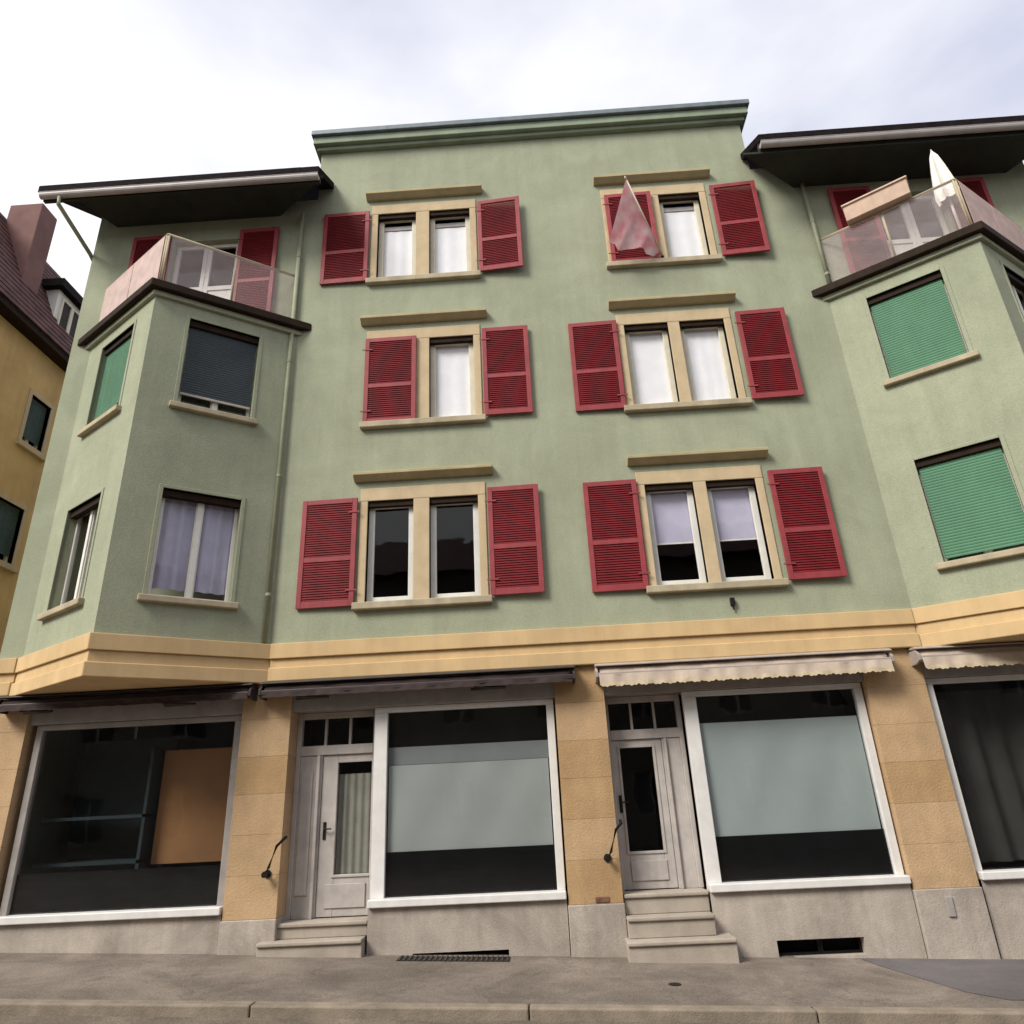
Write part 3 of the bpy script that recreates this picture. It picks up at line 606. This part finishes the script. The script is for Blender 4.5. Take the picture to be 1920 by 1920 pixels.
# ================================================================== awnings
def awning(a, b, kind, label):
    t = thing('awning', ((a+b)/2, -.1, 3.0), label, 'awning', 'rolled-up shop awnings under the string course')
    light = kind == 'beige'
    cloth, box = (M_AWNC, M_AWNBOX2) if light else (M_AWNB, M_AWNBOX)
    hd = MB(); hd.prism([F.p(a, 3.205, -.02), F.p(a, 3.205, .16), F.p(a, 3.18, .22), F.p(a, 3.165, .22), F.p(a, 3.185, -.02)], (b-a, 0, 0)); hd.build('hood', box, t, bevel=.004)
    rl = MB(); n = 40; pts = [(a+.06+(b-a-.12)*i/n, -.115-.004*math.sin(i*1.3), 3.09+.004*math.sin(i*.7)) for i in range(n+1)]
    rl.tube(pts, .07, 14); rl.build('rolled_cloth', cloth, t, smooth=True)
    fb = MB(); fb.box(F, a+.03, b-.03, 3.03, 3.085, .17, .225); fb.build('front_bar', box, t, bevel=.008)
    # valance: scalloped strip hanging from the bar, gently waved
    v = MB(); nz_ = int((b-a-.08)/.03); s0 = a+.04; hh = .15 if light else .08
    for i in range(nz_+1):
        s_ = s0+(b-a-.08)*i/nz_; sc = .018*abs(math.sin(math.pi*(s_-s0)/.16)); dd = .23+.010*math.sin(s_*11)+.006*math.sin(s_*29)
        v.v += [F.p(s_, 3.06, .228), F.p(s_, 3.06-hh*.5, dd), F.p(s_, 3.06-hh*.80-sc*(1 if light else .3), dd+.004)]
    for i in range(nz_):
        for j in (0, 1): v.f.append((3*i+j, 3*i+3+j, 3*i+4+j, 3*i+1+j))
    vo = v.build('valance', cloth, t, smooth=True)
    if light:                                                 # yellowed braid along the scallops
        e_ = MB()
        for i in range(nz_+1):
            s_ = s0+(b-a-.08)*i/nz_; sc = .018*abs(math.sin(math.pi*(s_-s0)/.16)); dd = .237+.010*math.sin(s_*11)+.006*math.sin(s_*29); zz = 3.06-hh*.80-sc
            fr_ = .012*(i % 2)
            e_.v += [F.p(s_, zz+.03, dd+.003), F.p(s_, zz-.012-fr_, dd+.004)]
        for i in range(nz_): e_.f.append((2*i, 2*i+2, 2*i+3, 2*i+1))
        e_.build('fringe', M_AWNY, vo)
    for s_ in (a, b-.03):
        m_ = MB(); m_.prism([F.p(s_, 2.99, -.02), F.p(s_, 2.99, .12), F.p(s_, 3.03, .23), F.p(s_, 3.10, .23), F.p(s_, 3.16, .16), F.p(s_, 3.16, -.02)], (.03, 0, 0)); m_.build('end_bracket', box, t, bevel=.004)
    for s_ in (a+(b-a)*.22, a+(b-a)*.78):
        m_ = MB(); m_.tube([F.p(s_-.45, 2.985, .05), F.p(s_, 2.975, .16)], .016, 8); m_.tube([F.p(s_, 2.975, .16), F.p(s_-.40, 2.99, .19)], .016, 8); m_.build('folded_arm', box, t, smooth=True)
    return t
awning(-7.02, -3.68, 'brown', 'dark brown rolled-up awning beneath the left bay over the shop window with an orange board')
awning(-3.58, .46, 'brown', 'long dark brown rolled-up awning over the left door and white-framed shop window')
awning(.72, 4.44, 'beige', 'beige rolled-up awning with scalloped valance over the middle-right door and shop window')
awning(4.74, 8.30, 'beige', 'beige rolled-up awning at the right edge over the dark shop window')

# ================================================================== things on the terraces and the wall
pt = thing('planter', tuple(RL.p(1.0, 9.93, .02)), 'long beige flower box hung slanting on the right bay terrace railing', 'planter')
m_ = MB(); prof = [(-.06, 9.935), (-.10, 10.19), (.15, 10.19), (.11, 9.935)]
a, b = .55, 1.47
def ring_(fr, s_, pr): return [fr.p(s_, z, d) for d, z in pr]
for pr, flip in ((prof, 0), ([(-.045, 9.96), (-.08, 10.192), (.13, 10.192), (.095, 9.96)], 1)):
    m_.v += ring_(RL, a+(.02 if flip else 0), pr)+ring_(RL, b-(.02 if flip else 0), pr)
m_.f += [(0, 4, 5, 1), (2, 6, 7, 3), (3, 7, 4, 0), (0, 1, 2, 3), (4, 7, 6, 5), (8, 9, 13, 12), (10, 11, 15, 14), (11, 8, 12, 15), (8, 11, 10, 9), (12, 13, 14, 15), (1, 5, 13, 9), (2, 10, 14, 6), (1, 9, 10, 2), (5, 6, 14, 13)]
m_.build('trough', M_PLANT, pt, bevel=.008)
rim = MB(); rim.box(RL, a-.015, b+.015, 10.192, 10.225, .12, .175); rim.box(RL, a-.015, b+.015, 10.192, 10.225, -.125, -.075); rim.box(RL, a-.015, a+.015, 10.193, 10.224, -.075, .12); rim.box(RL, b-.015, b+.015, 10.193, 10.224, -.075, .12); rim.build('rim', M_PLANT, pt, bevel=.008)
MB().box(RL, a+.03, b-.03, 10.13, 10.165, -.075, .115).build('soil', mat('soil', (.05, .035, .025), .95, .3, 20, .5, 60), pt)

pc = RL.p(1.93, 0, -.45); pb = (pc.x, pc.y, 8.95)
ps = thing('parasol', pb, 'closed white parasol standing on the right bay terrace under the dark eave', 'parasol')
m_ = MB(); m_.tube([pb, (pb[0], pb[1], 10.95)], .02, 8); m_.build('pole', M_WHITE, ps, smooth=True)
m_ = MB(); n = 24; prof = [(.02, 10.93), (.05, 10.84), (.085, 10.60), (.12, 10.30), (.14, 10.05), (.125, 9.9)]
for r_, z in prof:
    for k in range(n):
        rr = r_*(1+.22*(1 if k % 3 == 0 else -.4)); m_.v.append(Vector((pb[0]+rr*math.cos(2*math.pi*k/n), pb[1]+rr*math.sin(2*math.pi*k/n), z)))
for i in range(len(prof)-1):
    for k in range(n): m_.f.append((i*n+k, i*n+(k+1) % n, (i+1)*n+(k+1) % n, (i+1)*n+k))
m_.build('canopy', M_CANVAS, ps)
m_ = MB(); m_.tube([(pb[0], pb[1], 10.92), (pb[0], pb[1], 11.0)], [.02, .008], 8); m_.build('finial', M_WHITE, ps)
m_ = MB(); m_.tube([(pb[0], pb[1], 8.95), (pb[0], pb[1], 9.02)], .2, 16); m_.build('base', M_PLINTH, ps, bevel=.01)

# pink flag on a slanting pole
P0 = Vector((2.44, -.06, 9.80)); P1 = Vector((1.88, -.72, 10.82))
fg = thing('flag', tuple(P0), 'pale pink cloth flag on a slanting pole before the top right window', 'flag')
m_ = MB(); m_.tube([P0, P1], .014, 8); m_.tube([P1, P1+(P1-P0).normalized()*.05], [.024, .004], 8); m_.build('flagpole', M_CREAM, fg, smooth=True)
MB().tube([P0+Vector((0, .06, -.05)), P0], .025, 8).build('pole_socket', M_IRON, fg)
m_ = MB(); nu, nv = 16, 20
for i in range(nu+1):
    t_ = i/nu; top = P1.lerp(P0, t_*.92)
    bot = Vector((1.50, -.40, 9.80)).lerp(Vector((2.40, -.10, 9.78)), t_)
    for j in range(nv+1):
        q_ = j/nv; p = top.lerp(bot, q_); wv = .060*math.sin(t_*11+q_*1.5)*q_**.7+.016*math.sin(t_*27+q_*4)*q_
        m_.v.append(p+Vector((wv*.5, -wv, 0)))
for i in range(nu):
    for j in range(nv): m_.f.append((i*(nv+1)+j, (i+1)*(nv+1)+j, (i+1)*(nv+1)+j+1, i*(nv+1)+j+1))
m_.build('cloth', FLAGM, fg, smooth=True)

# small fittings on the wall
m_ = MB(); m_.box(F, 2.60, 2.655, 3.90, 4.00, .0, .05); m_.tube([F.p(2.627, 3.9, .03), F.p(2.627, 3.84, .03)], .012, 8); m_.build('wall_hook', M_IRON, B)
m_ = MB(); m_.box(F, .50, .66, .515, .57, .0, .012); m_.build('plate', M_RUST, B, bevel=.004)
m_ = MB(); m_.box(F, 4.42, 4.50, .22, .42, .025, .045); m_.build('hatch', M_ALUG, B, bevel=.006)

# ================================================================== yellow house up the side street
H = thing('yellow_house', (-13, 7, 0), 'ochre yellow house with brown tiled mansard roof behind the green block\'s left corner', 'building')
NF = Fr((-11, 1.2), (-11, 14))        # facade faces right; s runs towards the street
Y = lambda y: y-1.2
hw = [(Y(3.86), Y(4.50), 9.38, 10.58), (Y(3.55), Y(4.42), 6.70, 7.98), (Y(6.3), Y(7.0), 9.38, 10.58), (Y(6.3), Y(7.0), 6.7, 7.98), (Y(1.6), Y(2.3), 9.38, 10.58), (Y(1.6), Y(2.3), 6.7, 7.98)]
m_ = MB(); wall_mesh(m_, NF, 0, NF.len, -.3, 11.7, hw, .2)
m_.quad((-11, 1.2, -.3), (-18, 1.2, -.3), (-18, 1.2, 11.7), (-11, 1.2, 11.7)); m_.quad((-11, 14, -.3), (-18, 14, -.3), (-18, 14, 11.7), (-11, 14, 11.7)); m_.quad((-18, 1.2, -.3), (-18, 14, -.3), (-18, 14, 11.7), (-18, 1.2, 11.7))
m_.build('wall', M_YEL, H)
for a, b, z0, z1 in hw:
    m_ = MB(); sash(m_, NF, a, (a+b)/2, z0, z1, -.12, .05); sash(m_, NF, (a+b)/2, b, z0, z1, -.12, .05); wn = m_.build('window', M_WHITE, H)
    MB().box(NF, a, b, z0, z1, -.16, -.15).build('pane', G, wn)
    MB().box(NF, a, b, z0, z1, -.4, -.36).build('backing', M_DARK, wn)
    MB().box(NF, a-.14, b+.14, z0-.13, z0-.001, -.1, .10).build('sill', M_SURR, wn, bevel=.01)
    m_ = MB(); m_.box(NF, a-.10, a, z0, z1+.10, -.1, .02); m_.box(NF, b, b+.10, z0, z1+.10, -.1, .02); m_.box(NF, a, b, z1, z1+.10, -.1, .0205); m_.build('surround', M_SURR, wn)
    roller(NF, a+.02, b-.02, z0+.2, z1-.02, -.08, M_SHGREEN, wn)
m_ = MB(); m_.box(NF, -.2, NF.len+.2, 11.70, 11.86, -.1, .32); m_.build('eave', M_WOODB, H)
# steep lower roof slope, tile courses as real steps
rt_ = MB(); zc = 11.86; n = 17; slope = (1.35, 3.1)
for i in range(n):
    t0, t1 = i/n, (i+1)/n; x0, z0 = -10.66-slope[0]*t0, zc+slope[1]*t0; x1, z1 = -10.66-slope[0]*t1, zc+slope[1]*t1
    rt_.hexa([(x0+.03, 1.05, z0), (x0+.03, 14.1, z0), (x0-.1, 14.1, z0), (x0-.1, 1.05, z0), (x1, 1.05, z1+.03), (x1, 14.1, z1+.03), (x1-.1, 14.1, z1), (x1-.1, 1.05, z1)])
rf = rt_.build('roof', M_REDTILE, H)
m_ = MB(); m_.prism([(-12.0, 1.0, 14.93), (-15.5, 1.0, 17.4), (-18.4, 1.0, 14.93), (-18.4, 1.0, 11.7), (-11.1, 1.0, 11.7)], (0, 13.2, 0)); m_.build('upper_roof', M_TILE, rf)
m_ = MB(); m_.box(NF, Y(2.95), Y(3.48), 11.9, 15.35, -.95, -.15); ch = m_.build('chimney', M_CHIM, rf, bevel=.02)
# dormer
m_ = MB(); m_.box(NF, Y(3.95), Y(4.95), 12.05, 13.6, -1.8, -.05); dm = m_.build('dormer', M_WHITE, H)
m_ = MB(); m_.prism([NF.p(Y(5.1), 13.6, .12), NF.p(Y(3.8), 13.6, .12), NF.p(Y(3.95), 13.95, .0), NF.p(Y(4.95), 13.95, .0)], (-2.0, 0, .05)); m_.build('dormer_roof', M_TILE, dm)
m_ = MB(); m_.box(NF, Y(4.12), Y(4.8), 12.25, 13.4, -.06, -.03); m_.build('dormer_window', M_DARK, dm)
m_ = MB(); sash(m_, NF, Y(4.46), Y(4.84), 12.2, 13.45, 0, .05); sash(m_, NF, Y(4.08), Y(4.46), 12.2, 13.45, 0, .05); m_.build('dormer_frame', M_CREAM, dm)

# ================================================================== unseen house added across the street for pane reflections and less low sky light
O = thing('added_opposite_house', (0, -20, 0), 'long pale house across the street, unseen, added to mirror in the shop panes and dim the lower facade', 'building')
OF = Fr((26, -17.2), (-26, -17.2))
oh = []
for i in range(15):
    s_ = 1.2+i*3.4
    for z in (.9, 4.3, 7.2): oh.append((s_, s_+1.25, z, z+1.6))
m_ = MB(); wall_mesh(m_, OF, 0, OF.len, -1.5, 10.2, oh, .2); m_.quad(OF.p(0, -1.5), OF.p(0, 10.2), OF.p(0, 10.2, -9), OF.p(0, -1.5, -9)); m_.quad(OF.p(52, -1.5), OF.p(52, 10.2), OF.p(52, 10.2, -9), OF.p(52, -1.5, -9))
m_.build('wall', mat('opposite_plaster', (.20, .18, .15), .92, .1, 1.0, .2, streak=.1), O)
for a, b, z0, z1 in oh:
    m_ = MB(); sash(m_, OF, a, (a+b)/2, z0, z1, -.1, .06); sash(m_, OF, (a+b)/2, b, z0, z1, -.1, .06); wn = m_.build('window', M_ALUG, O)
    MB().box(OF, a, b, z0, z1, -.2, -.16).build('pane', M_ROOM, wn)
m_ = MB(); m_.prism([OF.p(-.4, 10.2, .5), OF.p(-.4, 13.2, -4.5), OF.p(-.4, 10.2, -9.4)], (-52.8, 0, 0)); m_.build('roof', M_REDTILE, O)

# ------------------------------------------------------------------ render settings
S.render.engine = 'CYCLES'
try: S.cycles.use_denoising = True
except Exception: pass
S.cycles.max_bounces = 8; S.cycles.transparent_max_bounces = 16
